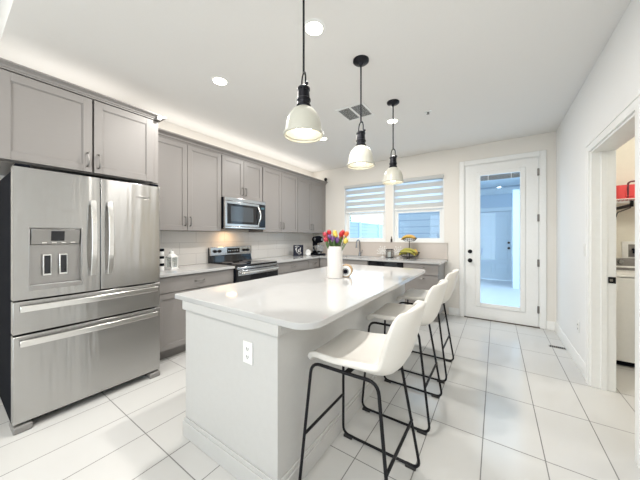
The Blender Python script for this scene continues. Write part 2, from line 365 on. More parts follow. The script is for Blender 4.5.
# fence and tree
fn = thing('garden_fence', 'pale blue board fence running away outside the left window', 'fence', (-5.2, 6.2, -.02))
MB().box(-.02, .02, 0, 9.5, .05, 1.92).build('board_panel', siding_y, fn, smooth=False)
MB().box(-.04, .05, 0, 9.5, 1.92, 1.97).build('cap_rail', ext_white, fn)
for i in range(5): MB().box(.02, .11, i * 2.3, i * 2.3 + .09, 0, 2.0).build('post', ext_white, fn)
tt = thing('garden_tree', 'pale bushy tree rising behind the fence outside the left window', 'tree', (-8.3, 13.5, -.02))
MB().tube([(0, 0, 0), (.05, 0, 1), (-.05, .05, 2), (0, 0, 2.9)], [.12, .1, .08, .04]).build('trunk', wood, tt)
cr = MB()
for i in range(420):
    a = random.uniform(0, 2 * PI); u = random.uniform(-1, 1); r = random.uniform(.55, 1) ** .5
    p = Vector((1.3 * r * math.cos(a) * math.sqrt(1 - u * u), 1.3 * r * math.sin(a) * math.sqrt(1 - u * u), 2.4 + .75 * r * u))
    n = Vector((random.uniform(-1, 1), random.uniform(-1, 1), random.uniform(-1, 1))).normalized(); t1 = n.orthogonal().normalized(); t2 = n.cross(t1)
    s_ = random.uniform(.05, .10)
    vs = [cr.bm.verts.new(p + q) for q in (t1 * s_ * 1.6, t2 * s_ * .6, -t1 * s_ * 1.6, -t2 * s_ * .6)]
    cr.bm.faces.new(vs)
cr.build('crown', tree_m, tt)

# ================================================================== CABINETS
def pull(parent, x, y, z, vert=True, L=.11):
    h = L / 2
    if vert: pts = [(x, y, z - h), (x, y - .028, z - h + .006), (x, y - .03, z), (x, y - .028, z + h - .006), (x, y, z + h)]
    else: pts = [(x - h, y, z), (x - h + .006, y - .028, z), (x, y - .03, z - .004), (x + h - .006, y - .028, z), (x + h, y, z)]
    m = MB().tube(fillet(pts, .01, 3), .0055, 8)
    for p in (pts[0], pts[-1]): m.lathe([(.009, -.004), (.009, 0)], (p[0], p[1], p[2]), 10, 'y')
    o = m.build('handle', nickel, parent); o['label'] = 'brushed nickel bar handle'
    return o
def front(name, parent, x0, x1, z0, z1, y, shaker=True, hx=None, hz=None, vert=True, L=.11, rail=.057):
    g = .0026
    x0 += g; x1 -= g; z0 += g; z1 -= g
    m = MB()
    if shaker:
        m.box(x0, x0 + rail, y - .020, y, z0, z1).box(x1 - rail, x1, y - .020, y, z0, z1)
        m.box(x0 + rail, x1 - rail, y - .020, y, z0, z0 + rail).box(x0 + rail, x1 - rail, y - .020, y, z1 - rail, z1)
        m.box(x0 + rail, x1 - rail, y - .012, y, z0 + rail, z1 - rail)
        # small stepped bead round the panel
        r2 = rail + .006
        m.box(x0 + rail, x0 + r2, y - .016, y, z0 + rail, z1 - rail).box(x1 - r2, x1 - rail, y - .016, y, z0 + rail, z1 - rail)
        m.box(x0 + r2, x1 - r2, y - .016, y, z0 + rail, z0 + r2).box(x0 + r2, x1 - r2, y - .016, y, z1 - r2, z1 - rail)
    else: m.box(x0, x1, y - .020, y, z0, z1)
    o = m.build(name, cab_m, parent, bev=.0012, seg=1)
    if hx is not None: pull(o, hx, y - .020, hz, vert, L)
    return o
R90 = PI / 2
def left_thing(name, label, cat, yc, z=0, group=None): return thing(name, label, cat, (XL + .003, yc, z), R90, group)
def wall_cab(y0, y1, z0, z1, depth, label, group=None, handles=True, gap=.0015):
    t = left_thing('wall_cabinet', label, 'cabinet', (y0 + y1) / 2, z0, group)
    w = (y1 - y0) / 2 - gap; h = z1 - z0; D = depth - .02
    MB().box(-w, w, -D, 0, 0, h).build('body', cab_m, t)
    front('door', t, -w, 0, 0, h, -D, True, -.032, .115)
    front('door', t, 0, w, 0, h, -D, True, .032, .115)
    return t
G = 'grey wall cabinets along the left wall'
fc = left_thing('wall_cabinet', 'deep grey double-door cabinet above the refrigerator', 'cabinet', .7225, 1.835, G)
w = .4995; D = .735
MB().box(-w, -w + .003, -D, 0, 0, .601).box(.450, w, -D, 0, 0, .601).box(-w + .003, .450, -D + .06, 0, 0, .601).box(-w, w, -D, 0, .601, .605).build('body', cab_m, fc)
front('door', fc, -.497, -.006, 0, .598, -D, True, -.038, .10); front('door', fc, .001, .448, 0, .598, -D, True, .033, .10)
wall_cab(1.255, 2.205, 1.385, 2.443, .345, 'tall grey double-door wall cabinet between refrigerator and microwave', G)
wall_cab(2.215, 2.965, 1.865, 2.443, .345, 'short grey double-door wall cabinet above the microwave', G)
wall_cab(2.975, 3.868, 1.385, 2.443, .345, 'tall grey double-door wall cabinet just right of the microwave', G)
wall_cab(3.872, 4.78, 1.385, 2.443, .345, 'tall grey double-door wall cabinet at the window end of the row', G)
MB_f = MB().box(XL + .003, -3.135, 4.783, 4.852, 1.385, 2.443).build('filler_strip', cab_m); tag(MB_f, 'narrow grey filler strip between the last wall cabinet and the back wall', 'filler strip')
# crown moldings
def crown_prof(x): return [(x - .03, 2.426), (x + .004, 2.426), (x + .004, 2.434), (x + .016, 2.440), (x + .020, 2.450), (x + .048, 2.462), (x + .060, 2.466), (x + .060, 2.476), (x - .03, 2.476)]
cm = MB().extrude_profile([(p, 2.443 + (q - 2.426) * 1.35) for p, q in crown_prof(-3.135)], 'y', 1.29, 4.852).build('crown_molding', cab_m)
tag(cm, 'long grey stepped crown molding above the wall cabinets', 'molding')
x = -2.725
cm = MB().extrude_profile([(x + (p - x) * (.6 if p > x else 1), q + .014) for p, q in crown_prof(x)], 'y', .20, 1.223)
yy = 1.222 - .002
cm.extrude_profile([(yy + (p - x), q + .014) for p, q in crown_prof(x)], 'x', -3.12, x + .03)
cm = cm.build('crown_molding', cab_m); tag(cm, 'short grey crown molding wrapping the cabinet above the refrigerator', 'molding')
# small camera on the crown end
c = thing('security_camera', 'small black ball camera on the window end of the cabinet crown', 'camera', (-3.10, 4.80, 2.511))
MB().lathe([(.03, 0), (.028, .008), (.010, .012), (.010, .03)], (0, 0, 0), 16).build('base', black, c); MB().ball((0, 0, .05), .036).build('head', black, c)

def base_cab(t, w, D, drawer=True, ndoor=2, nd=1, ztop=.892):
    """local: centre x=0; back at y=0; front at y=-D"""
    MB().box(-w, w, -D, 0, .11, ztop).box(-w, w, -D + .075, -D + .09, 0, .11).build('body', cab_m, t)
    if drawer:
        for i in range(nd):
            a = -w + 2 * w * i / nd; bq = -w + 2 * w * (i + 1) / nd
            front('drawer', t, a, bq, ztop - .175, ztop - .005, -D, False, (a + bq) / 2, ztop - .088, False)
        z1 = ztop - .180
    else: z1 = ztop - .005
    if ndoor == 2:
        front('door', t, -w, 0, .115, z1, -D, True, -.035, z1 - .11); front('door', t, 0, w, .115, z1, -D, True, .035, z1 - .11)
    elif ndoor == 1: front('door', t, -w, w, .115, z1, -D, True, -w + .035, z1 - .11)
GB = 'grey base cabinets along the walls'
t = left_thing('base_cabinet', 'grey base cabinet between refrigerator and range', 'cabinet', 1.728, 0, GB); base_cab(t, .474, .59)
t = left_thing('base_cabinet', 'wide grey base cabinet right of the range', 'cabinet', 3.423, 0, GB); base_cab(t, .434, .59)
t = left_thing('base_cabinet', 'narrow grey base cabinet in the corner under the stand mixer', 'cabinet', 4.04, 0, GB); base_cab(t, .178, .59, ndoor=1)
t = thing('base_cabinet', 'grey sink base cabinet below the left window', 'cabinet', (-2.36, YB - .003, 0), 0, GB); base_cab(t, .503, .61, nd=1)
t = thing('base_cabinet', 'grey drawer cabinet at the door end of the back counter', 'cabinet', (-.978, YB - .003, 0), 0, GB)
w, D = .262, .61
MB().box(-w, w, -D, 0, .11, .892).box(-w, w, -D + .075, -D + .09, 0, .11).build('body', cab_m, t)
for (a, bq) in ((.717, .887), (.42, .713), (.115, .416)): front('drawer', t, -w, w, a, bq, -D, False, 0, (bq - .045), False)
# dishwasher
t = thing('dishwasher', 'stainless dishwasher with a black control strip under the back counter', 'dishwasher', (-1.55, YB - .003, 0))
w, D = .298, .60
MB().box(-w, w, -D, 0, .09, .885).box(-w, w, -D + .06, -D + .08, 0, .09).build('body', dark, t)
MB().box(-w + .003, w - .003, -D - .025, -D, .10, .80).build('door', steel, t, bev=.003)
MB().box(-w + .003, w - .003, -D - .027, -D, .803, .882).build('control_strip', blackg, t, bev=.003)
MB().tube(fillet([(-.24, -D - .025, .76), (-.24, -D - .06, .76), (.24, -D - .06, .76), (.24, -D - .025, .76)], .015), .01).build('handle', steel_h, t)
# countertops
tag(MB().box(XL + .002, -2.84, 1.235, 2.205, .893, .925).build('countertop', quartz, bev=.003), 'white quartz countertop between refrigerator and range', 'countertop')
b = MB().prism([(XL + .002, 2.978), (-2.84, 2.978), (-2.84, 4.205), (-2.53, 4.205), (-2.53, YB - .002), (XL + .002, YB - .002)], .893, .925)
b.box(-2.53, -1.93, 4.205, 4.36, .893, .925).box(-2.53, -1.93, 4.72, YB - .002, .893, .925).box(-1.93, -.68, 4.205, YB - .002, .893, .925)
tag(b.build('countertop', quartz, bev=.002), 'L-shaped white quartz countertop holding the sink under the windows', 'countertop')
# backsplash
tag(MB().box(XL + .001, XL + .008, 1.24, YB - .03, .926, 1.384).box(XL + .001, XL + .008, 2.21, 2.97, .80, .926).build('backsplash', splash_m, smooth=False), 'pale tiled backsplash on the left wall behind the range', 'backsplash')
tag(MB().box(XL + .02, -.68, YB - .02, YB - .0015, .926, 1.19).box(XL + .35, -.675, YB - .028, YB - .0015, 1.19, 1.203).build('backsplash', splash_s, bev=.002), 'beige slab backsplash with a ledge under the windows', 'backsplash')
# sink and faucet
s = thing('kitchen_sink', 'undermount steel sink in the back counter below the left window', 'sink', (-2.23, 4.54, .70))
MB().box(-.30, .30, -.18, .18, 0, .004).box(-.302, -.298, -.18, .18, 0, .192).box(.298, .302, -.18, .18, 0, .192).box(-.3, .3, -.182, -.178, 0, .192).box(-.3, .3, .178, .182, 0, .192).build('basin', steel_b, s)
MB().lathe([(.04, .004), (.04, .007), (.02, .008)], (0, 0, 0), 20).build('drain', chrome, s)
f = thing('faucet', 'tall chrome gooseneck faucet behind the sink', 'faucet', (-2.27, 4.78, .925))
MB().lathe([(.03, 0), (.03, .01), (.022, .02), (.02, .07), (.015, .075)], (0, 0, 0), 20).build('base', chrome, f)
MB().tube([(0, 0, .07), (0, 0, .24)] + [(0, -.075 + .075 * math.cos(a), .24 + .075 * math.sin(a)) for a in [PI * k / 10 for k in range(1, 11)]], .012, 12).build('spout', chrome, f)
MB().tube([(0, -.15, .24), (0, -.152, .16)], [.013, .018], 12).build('spray_head', chrome, f)
MB().tube([(.02, 0, .05), (.045, 0, .055), (.06, -.01, .12)], .006, 8).build('lever', chrome, f)

# ================================================================== REFRIGERATOR
FX = -2.645
r = thing('refrigerator', 'stainless french-door refrigerator with water dispenser and two drawers', 'refrigerator', (-3.45, .739, 0), R90)
w = .4545; D = -3.45 - FX  # negative
fy = FX + 3.45; fr_ = -fy   # front plane at local y = -fy
bd = fr_ + .075
MB().box(-w + .002, w - .002, bd + .012, 0, .035, 1.765).build('body', dark, r, bev=.004)
MB().box(-w + .03, w - .03, bd - .02, bd + .02, .03, .075).build('kick_grille', dark, r)
def slab(x0, x1, z0, z1): return MB().box(x0, x1, fr_, bd, z0, z1)
split = .005
# left door with a dispenser recess
dx0, dx1, dz0, dz1 = -.383, -.105, .945, 1.38
m = slab(-w, dx0, .888, 1.786).box(dx1, split - .003, fr_, bd, .888, 1.786).box(dx0, dx1, fr_, bd, .888, dz0).box(dx0, dx1, fr_, bd, dz1, 1.786)
dl = m.build('door', steel, r)
m = slab(split + .003, w, .888, 1.786); dr = m.build('door', steel, r, bev=.004)
def vhandle(par, x):
    z0, z1 = 1.01, 1.60; pts = []
    m = MB()
    for i in range(11):
        t_ = i / 10; bow = .028 + .032 * math.sin(PI * t_)
        pts.append((z0 + (z1 - z0) * t_, bow))
    prof = [(fr_ - bq - .006, a) for a, bq in pts] + [(fr_ - bq + .006, a) for a, bq in pts[::-1]]
    m.extrude_profile(prof, 'x', x - .017, x + .017)
    m.box(x - .012, x + .012, fr_ - .03, fr_, z0 + .002, z0 + .035).box(x - .012, x + .012, fr_ - .03, fr_, z1 - .035, z1 - .002)
    o = m.build('handle', steel_h, par, bev=.003); o['label'] = 'bright bowed vertical steel handle'
vhandle(dl, -.045); vhandle(dr, .062)
# dispenser
dp = MB().box(dx0, dx1, fr_ + .055, fr_ + .07, dz0, dz1).box(dx0, dx0 + .006, fr_ - .001, fr_ + .06, dz0, dz1).box(dx1 - .006, dx1, fr_ - .001, fr_ + .06, dz0, dz1)
dp.box(dx0, dx1, fr_ - .002, fr_ + .06, dz0, dz0 + .03).box(dx0, dx1, fr_ + .0, fr_ + .06, dz1 - .006, dz1).build('dispenser', mat('dispenser_steel', (.38, .37, .36), .3, .9), r, bev=.002)
hd = MB().prism([(0, 0)], 0, 0) if False else None
cx = (dx0 + dx1) / 2
mh = MB(); mh.extrude_profile([(fr_ - .004, dz1 - .012), (fr_ + .055, dz1 - .012), (fr_ + .055, dz1 - .125), (fr_ + .02, dz1 - .118)], 'x', dx0 + .012, dx1 - .012)
h_ = mh.build('control_panel', MATS['dispenser_steel'], r, bev=.003)
MB().extrude_profile([(fr_ - .004, dz1 - .025), (fr_ + .0, dz1 - .025), (fr_ + .016, dz1 - .095), (fr_ + .008, dz1 - .095)], 'x', cx - .03, cx + .04).build('display', blackg, h_)
for k in range(4): MB().box(cx - .075 + k * .05, cx - .05 + k * .05, fr_ + .012, fr_ + .022, dz1 - .112, dz1 - .104).build('button', steel_h, h_)
for sx in (-.045, .04):
    p_ = MB().box(cx + sx - .024, cx + sx + .024, fr_ + .028, fr_ + .04, dz0 + .09, dz0 + .245).build('paddle', steel_h, r, bev=.004)
    MB().box(cx + sx - .016, cx + sx + .016, fr_ + .022, fr_ + .029, dz0 + .105, dz0 + .235).build('paddle_pad', blackg, p_)
MB().box(dx0 + .01, dx1 - .01, fr_ + .005, fr_ + .055, dz0 + .030, dz0 + .036).build('drip_tray', steel_b, r)
# drawers
for (z0, z1, nm) in ((.658, .876, 'drawer'), (.060, .645, 'drawer')):
    dr_ = slab(-w, w, z0, z1).build(nm, steel, r, bev=.004)
    hz = z1 - .047
    n = 14; top = []; 
    pr_ = [(-.425 + .85 * i / n, .03 + .018 * math.sin(PI * i / n)) for i in range(n + 1)]
    poly = [(x_, fr_ - q - .006) for x_, q in pr_] + [(x_, fr_ - q + .006) for x_, q in pr_[::-1]]
    hb = MB().prism(poly, hz - .021, hz + .021).box(-.415, -.38, fr_ - .03, fr_, hz - .012, hz + .012).box(.38, .415, fr_ - .03, fr_, hz - .012, hz + .012)
    o = hb.build('handle', steel_h, dr_, bev=.003); o['label'] = 'bright bowed horizontal steel handle'
for sx in (-.41, .41): MB().box(sx - .045, sx + .045, fr_ - .012, bd + .08, 0.0, .045).build('foot_cover', rubbish, r, bev=.008)
for sx in (-.41, .41): MB().box(sx - .035, sx + .035, fr_ + .005, fr_ + .09, 1.786, 1.806).build('hinge_cover', dark, r, bev=.006)
def text(s, size, name, m, parent, loc, rot, ext=.0006, shear=0):
    cu = bpy.data.curves.new(name, 'FONT'); cu.body = s; cu.size = size; cu.extrude = ext; cu.align_x = 'CENTER'; cu.align_y = 'CENTER'; cu.shear = shear
    to = bpy.data.objects.new(name, cu); COL.objects.link(to); bpy.context.view_layer.update()
    me = bpy.data.meshes.new_from_object(to.evaluated_get(bpy.context.evaluated_depsgraph_get())); bpy.data.objects.remove(to)
    me.materials.clear(); me.materials.append(m)
    o = bpy.data.objects.new(name, me); COL.objects.link(o); o.parent = parent; o.location = loc; o.rotation_euler = rot
    return o
lg = text('Whirlpool', .021, 'brand_badge', mat('badge_grey', (.10, .10, .11), .4), r, (.315, fr_ - .0015, 1.665), (PI / 2, 0, 0), shear=.15)
lr = [(.056 * math.cos(a), .015 * math.sin(a)) for a in [2 * PI * k / 24 for k in range(24)]]
MB().tube([(.315 + q[0], fr_ - .002, 1.668 + q[1]) for q in lr], .0007, 6, closed=True).build('badge_ring', nickel, r)

# ================================================================== RANGE
g = thing('range', 'stainless electric range with black glass cooktop and oven door', 'stove', (XL + .01, 2.592, 0), R90)
w = .378; fy = -.665
MB().box(-w, w, fy + .04, 0, .03, .905).build('body', dark, g, bev=.002)
MB().box(-w, w, fy + .01, -.06, .905, .932).build('cooktop', blackg, g, bev=.004)
for (bx, by, br_) in ((-.19, -.47, .10), (.19, -.47, .115), (-.19, -.20, .08), (.19, -.20, .08), (0, -.33, .06)):
    MB().lathe([(br_, .9325), (br_ + .003, .9328), (br_ + .003, .932)], (bx, by, 0), 32).build('burner_ring', mat('burner_grey', (.12, .12, .13), .3) if 'burner_grey' not in MATS else MATS['burner_grey'], g)
MB().extrude_profile([(-.085, .90), (-.005, .90), (-.005, 1.15), (-.04, 1.15), (-.055, 1.02)], 'x', -w, w).build('backguard', blackg, g, bev=.002)
bk = MB().extrude_profile([(-.062, 1.03), (-.058, 1.03), (-.004, 1.155), (-.058, 1.155)], 'x', -w + .002, w - .002)
bk = MB().box(-w + .0, w - .0, -.072, -.03, 1.03, 1.157).build('control_panel', steel_b, g, bev=.006)
MB().box(-.10, .13, -.0745, -.07, 1.055, 1.135).build('display', blackg, bk)
for kx in (-.31, -.235, .215, .29):
    MB().lathe([(0, -.030), (.018, -.030), (.021, -.004), (.024, 0)], (kx, -.072, 1.095), 20, 'y').build('knob', black, bk)
for kx in (-.07, -.04, 0, .03, .06, .09): MB().box(kx - .006, kx + .006, -.0756, -.0742, 1.09, 1.10).build('display_mark', steel_h, bk)
sf = MB().box(-w, w, fy - .0, fy + .05, .872, .903).build('front_rail', steel_b, g, bev=.004)
od = MB().box(-w + .002, w - .002, fy - .012, fy + .04, .22, .868).build('oven_door', blackg, g, bev=.005)
MB().box(-w + .004, w - .004, fy - .018, fy - .012, .795, .864).build('door_band', steel_b, od, bev=.002)
MB().tube(fillet([(-.34, fy - .012, .832), (-.34, fy - .06, .832), (.34, fy - .06, .832), (.34, fy - .012, .832)], .02), .014, 12).build('handle', steel_h, od)
MB().box(-w + .002, w - .002, fy - .012, fy + .04, .05, .212).build('storage_drawer', steel, g, bev=.005)
for sx in (-.3, .3): MB().lathe([(.02, 0), (.02, .03)], (sx, -.5, 0), 12).build('foot', rubber, g)

# ================================================================== MICROWAVE
g = thing('microwave', 'stainless over-the-range microwave between the wall cabinets', 'microwave', (XL + .01, 2.590, 1.425), R90)
w = .375; fy = -.40
MB().box(-w, w, fy + .03, 0, 0, .435).build('body', dark, g, bev=.003)
md = MB().box(-w, .245, fy - .005, fy + .03, .03, .385).build('door', steel_b, g, bev=.005)
MB().box(-w + .035, .235, fy - .009, fy - .004, .065, .350).build('door_glass', blackg, md, bev=.003)
MB().box(-w + .09, .12, fy - .0105, fy - .008, .10, .315).build('window_mesh', mat('mesh_grey', (.06, .07, .08), .08), md)
MB().box(.248, w, fy - .005, fy + .03, .03, .385).build('control_panel', blackg, g, bev=.003)
MB().tube([(.215 + .012 * math.sin(PI * i / 10), fy - .012 - .045 * math.sin(PI * i / 10), .07 + .27 * i / 10) for i in range(11)], .011, 10).build('handle', steel_h, md)
MB().box(-w, w, fy - .005, fy + .03, .388, .435).build('top_vent', steel_b, g, bev=.004)
MB().box(-w, w, fy - .005, fy + .03, 0, .027).build('bottom_trim', steel_b, g, bev=.004)
MB().box(.275, .35, fy - .0065, fy - .004, .31, .345).build('display', mat('lcd', (.05, .10, .12), .1), g)

# ================================================================== ISLAND
il = thing('kitchen_island', 'long white-panelled kitchen island with quartz overhang', 'kitchen island', (-1.28, 2.0, 0))
bx0, bx1, by0, by1 = -.425, .402, -1.07, 1.05
MB().box(bx0, bx1, by0, by1, 0, .893).build('body', isl_m, il)
bs = MB()
e = .014
bs.box(bx0 - e, bx1 + e, by0 - e, by0, 0, .10).box(bx0 - e, bx1 + e, by1, by1 + e, 0, .10).box(bx0 - e, bx0, by0, by1, 0, .10).box(bx1, bx1 + e, by0, by1, 0, .10)
e = .008
bs.box(bx0 - e, bx1 + e, by0 - e, by0, .10, .125).box(bx0 - e, bx1 + e, by1, by1 + e, .10, .125).box(bx0 - e, bx0, by0, by1, .10, .125).box(bx1, bx1 + e, by0, by1, .10, .125)
bs.build('baseboard', isl_m, il, bev=.003)
e = .016
MB().box(bx0 - e, bx1 + e, by0 - e, by0, .835, .893).box(bx0 - e, bx1 + e, by1, by1 + e, .835, .893).box(bx0 - e, bx0, by0, by1, .835, .893).box(bx1, bx1 + e, by0, by1, .835, .893).build('top_molding', isl_m, il, bev=.004)
x0, x1, y0, y1 = -.54, .606, -1.088, 1.265
R_ = .11; r2 = .012
pts = arc((x0 + r2, y0 + r2), r2, 180, 270, 3) + arc((x1 - R_, y0 + R_), R_, 270, 360, 10) + arc((x1 - R_, y1 - R_), R_, 0, 90, 10) + arc((x0 + r2, y1 - r2), r2, 90, 180, 3)
MB().prism(pts, .893, .925).build('worktop', quartz, il, bev=.004)
# kitchen-side doors of the island
for i in range(3):
    ya = by0 + .04 + i * .68; yb = ya + .67
    m = MB().box(bx0 - .020, bx0, ya, yb, .14, .82); m.box(bx0 - .026, bx0 - .02, ya, ya + .06, .14, .82).box(bx0 - .026, bx0 - .02, yb - .06, yb, .14, .82).box(bx0 - .026, bx0 - .02, ya + .06, yb - .06, .14, .2).box(bx0 - .026, bx0 - .02, ya + .06, yb - .06, .76, .82)
    m.build('door', isl_m, il, bev=.001)
def outlet(name, loc, rz, label, sw=False, cat='outlet'):
    o = thing(name, label, cat, loc, rz)
    MB().box(-.036, .036, -.006, 0, -.058, .058).build('face_plate', plastic, o, bev=.002)
    if sw:
        MB().box(-.017, .017, -.010, -.006, -.033, .033).build('rocker', plastic, o, bev=.001)
    else:
        for z in (-.021, .021):
            s_ = MB().box(-.016, .016, -.008, -.006, z - .014, z + .014).build('socket', plastic, o, bev=.001)
            MB().box(-.008, -.005, -.009, -.0075, z - .005, z + .007).box(.005, .008, -.009, -.0075, z - .005, z + .007).box(-.002, .002, -.009, -.0075, z - .011, z - .007).build('slot', dark, s_)
    return o
outlet('power_outlet', (-1.088, .9298, .703), 0, 'white double outlet on the near end of the island')
outlet('power_outlet', (XL + .0085, 1.52, 1.155), R90, 'white outlet on the tiled backsplash above the white lantern')
outlet('power_outlet', (XR - .0005, 3.66, .40), -R90, 'white outlet low on the right wall near the floor')
outlet('light_switch', (XR - .0005, 3.44, 1.19), -R90, 'white rocker switch on the right wall beside the laundry doorway', True, 'light switch')

# ================================================================== BAR STOOLS
def stool(loc, label, rz=0):
    t = thing('bar_stool', label, 'bar stool', loc, rz, 'cream bar stools at the island')
    # shell
    prof = [(-.206, .652), (-.200, .672), (-.176, .682), (-.13, .683), (-.06, .680), (.02, .672), (.10, .664), (.170, .662), (.220, .680), (.250, .722), (.272, .79), (.290, .860), (.305, .922), (.317, .968), (.325, .996)]
    wid = [.170, .190, .203, .212, .216, .218, .220, .221, .222, .222, .218, .212, .203, .188, .155]
    n = 20; rows = []; bm = bmesh.new()
    for i, ((px_, pz_), hw_) in enumerate(zip(prof, wid)):
        k = i / (len(prof) - 1); back = min(1, max(0, (k - .42) / .3))
        row = []
        for j in range(n + 1):
            u_ = -1 + 2 * j / n; e_ = abs(u_) ** 2.6
            x_ = px_ - back * .072 * e_ ; z_ = pz_ + (1 - back) * .022 * e_ * (1 if i > 1 else .3) + (.05 * e_ * math.sin(PI * min(1, max(0, (k - .3) / .45))))
            if k > .85: z_ -= .012 * e_
            # tall centre of the back dips slightly
            row.append(bm.verts.new((x_, hw_ * (math.sin(u_ * PI / 2) * .25 + u_ * .75), z_)))
        rows.append(row)
    for A, B in zip(rows, rows[1:]):
        for j in range(n): bm.faces.new((A[j], A[j + 1], B[j + 1], B[j]))
    m = MB(); m.bm.free(); m.bm = bm
    sh = m.build('seat_shell', leather, t, ang=80)
    so = sh.modifiers.new('solid', 'SOLIDIFY'); so.thickness = .032; so.offset = -1 
    bv = sh.modifiers.new('bev', 'BEVEL'); bv.width = .011; bv.segments = 3; bv.limit_method = 'ANGLE'; bv.angle_limit = math.radians(50)
    ss = sh.modifiers.new('sub', 'SUBSURF'); ss.levels = 1; ss.render_levels = 1
    for s_ in (-1, 1):
        loop = [(-.238, .235 * s_, .014), (-.202, .172 * s_, .655), (.04, .168 * s_, .655), (.160, .160 * s_, .655), (.252, .235 * s_, .014)]
        lf = MB().tube(fillet(loop, .055, 6, closed=True), .0083, 10, closed=True).build('sled_leg', black, t)
        for fx in (-.20, .20): MB().box(fx - .03, fx + .03, .235 * s_ - .014, .235 * s_ + .014, 0, .016).build('rubber_foot', rubber, lf, bev=.003)
    zf = .295
    def lx(z, a, b_): return a + (b_ - a) * (z - .014) / .62
    yv = .235 - (.235 - .172) * (zf / .64)
    MB().tube([(-.219, -yv, zf), (-.219, yv, zf)], .0078, 10).build('footrest', black, t)
    MB().tube([(.214, -yv, zf), (.214, yv, zf)], .0078, 10).build('rear_crossbar', black, t)
    MB().box(-.01, .02, -.165, .165, .656, .661).build('seat_support', black, t)
    return t
st = stool((-.603, 1.283, 0), 'cream bucket bar stool at the near end of the island, closest to the camera')
st2 = copy_tree(st); st2.location = (-.612, 2.062, 0); st2['label'] = 'middle one of the three cream bar stools along the island'
st3 = copy_tree(st); st3.location = (-.614, 2.79, 0); st3['label'] = 'cream bar stool at the far end of the island, nearest the glazed door'

# ================================================================== PENDANTS
def pendant(x, y, label):
    t = thing('pendant_lamp', label, 'pendant lamp', (x, y, 1.90), 0, 'pendant lamps above the island')
    H_ = ZC - 1.90
    pr_ = [(.114, 0), (.118, .004), (.118, .012), (.110, .016), (.107, .03), (.103, .06), (.094, .095), (.080, .125), (.062, .148), (.045, .160), (.036, .166)]
    inner = [(r_ - .004, z_) for r_, z_ in pr_[::-1]]
    sh = MB()
    full = pr_ + inner[:-1] + [(.110, 0)]
    seg = 40; rings = []
    for (r_, z_) in full:
        rings.append([sh.bm.verts.new((r_ * math.cos(2 * PI * k / seg), r_ * math.sin(2 * PI * k / seg), z_)) for k in range(seg)])
    for A, B in zip(rings, rings[1:] + rings[:1]):
        for k in range(seg): sh.bm.faces.new((A[k], A[(k + 1) % seg], B[(k + 1) % seg], B[k]))
    sh.build('lamp_shade', enamel, t)
    MB().lathe([(.040, .158), (.043, .166), (.043, .176), (.037, .184), (.037, .200), (.041, .203), (.041, .213), (.036, .218), (.033, .262), (.037, .265), (.037, .276), (.030, .284), (.012, .292), (0, .293)], (0, 0, 0), 28).build('socket_cap', bronze, t)
    MB().tube(fillet([(0, -.036, .255), (0, -.038, .33), (0, -.022, .365), (0, .022, .365), (0, .038, .33), (0, .036, .255)], .02, 4), .0048, 8).build('yoke', bronze, t, rot=(0, 0, .95))
    MB().tube([(0, -.030, .268), (0, -.056, .274)], .0055, 8).ball((0, -.058, .275), .010).build('thumb_screw', bronze, t, rot=(0, 0, .95))
    MB().tube([(0, 0, .36), (0, 0, H_ - .02)], .0065, 10).build('rod', bronze, t)
    MB().lathe([(.066, H_), (.066, H_ - .012), (.055, H_ - .022), (.02, H_ - .030), (.012, H_ - .045), (0, H_ - .045)], (0, 0, 0), 32).build('canopy', bronze, t)
    MB().lathe([(0, .020), (.03, .022), (.045, .035), (.050, .055), (.042, .08), (.025, .10), (.018, .125), (0, .127)], (0, 0, 0), 24).build('bulb', bulb_m, t)
    return t
pendant(-.925, 1.197, 'white dome pendant lamp nearest the camera above the island')
pendant(-.93, 1.98, 'middle white dome pendant lamp above the island')
pendant(-.93, 2.795, 'white dome pendant lamp farthest away, in front of the right window')
# recessed lights
def can(x, y, label, z=ZC):
    t = thing('recessed_light', label, 'ceiling light', (x, y, z), 0, 'recessed ceiling lights')
    MB().lathe([(.058, -.002), (.062, -.006), (.080, -.004), (.082, 0)], (0, 0, 0), 32).build('trim_ring', plastic, t)
    MB().lathe([(0, -.005), (.060, -.005), (.060, -.001)], (0, 0, 0), 32).build('diffuser', can_m, t)
    l = bpy.data.lights.new('can_light', 'AREA'); l.shape = 'DISK'; l.size = .11; l.energy = 23; l.color = WARM
    lo = bpy.data.objects.new('can_light', l); COL.objects.link(lo); lo.parent = t; lo.location = (0, 0, -.012)
can(-2.154, 1.50, 'glowing recessed ceiling light in front of the refrigerator side wall cabinets')
can(-1.058, 1.49, 'glowing recessed ceiling light beside the near pendant rod')
can(-1.09, 3.25, 'glowing recessed ceiling light behind the far pendant rod')
can(.1, -1.9, 'added unseen ceiling fill light behind the camera near the right wall', 3.12)  # the lights behind the camera are added to brighten the kitchen evenly
can(-2.15, -.9, 'added unseen ceiling fill light behind the camera on the left', 3.12)
can(-.5, -.9, 'added unseen ceiling fill light behind the camera on the right', 3.12)
can(-2.15, 3.25, 'glowing recessed ceiling light just right of the near pendant shade, above the range aisle')
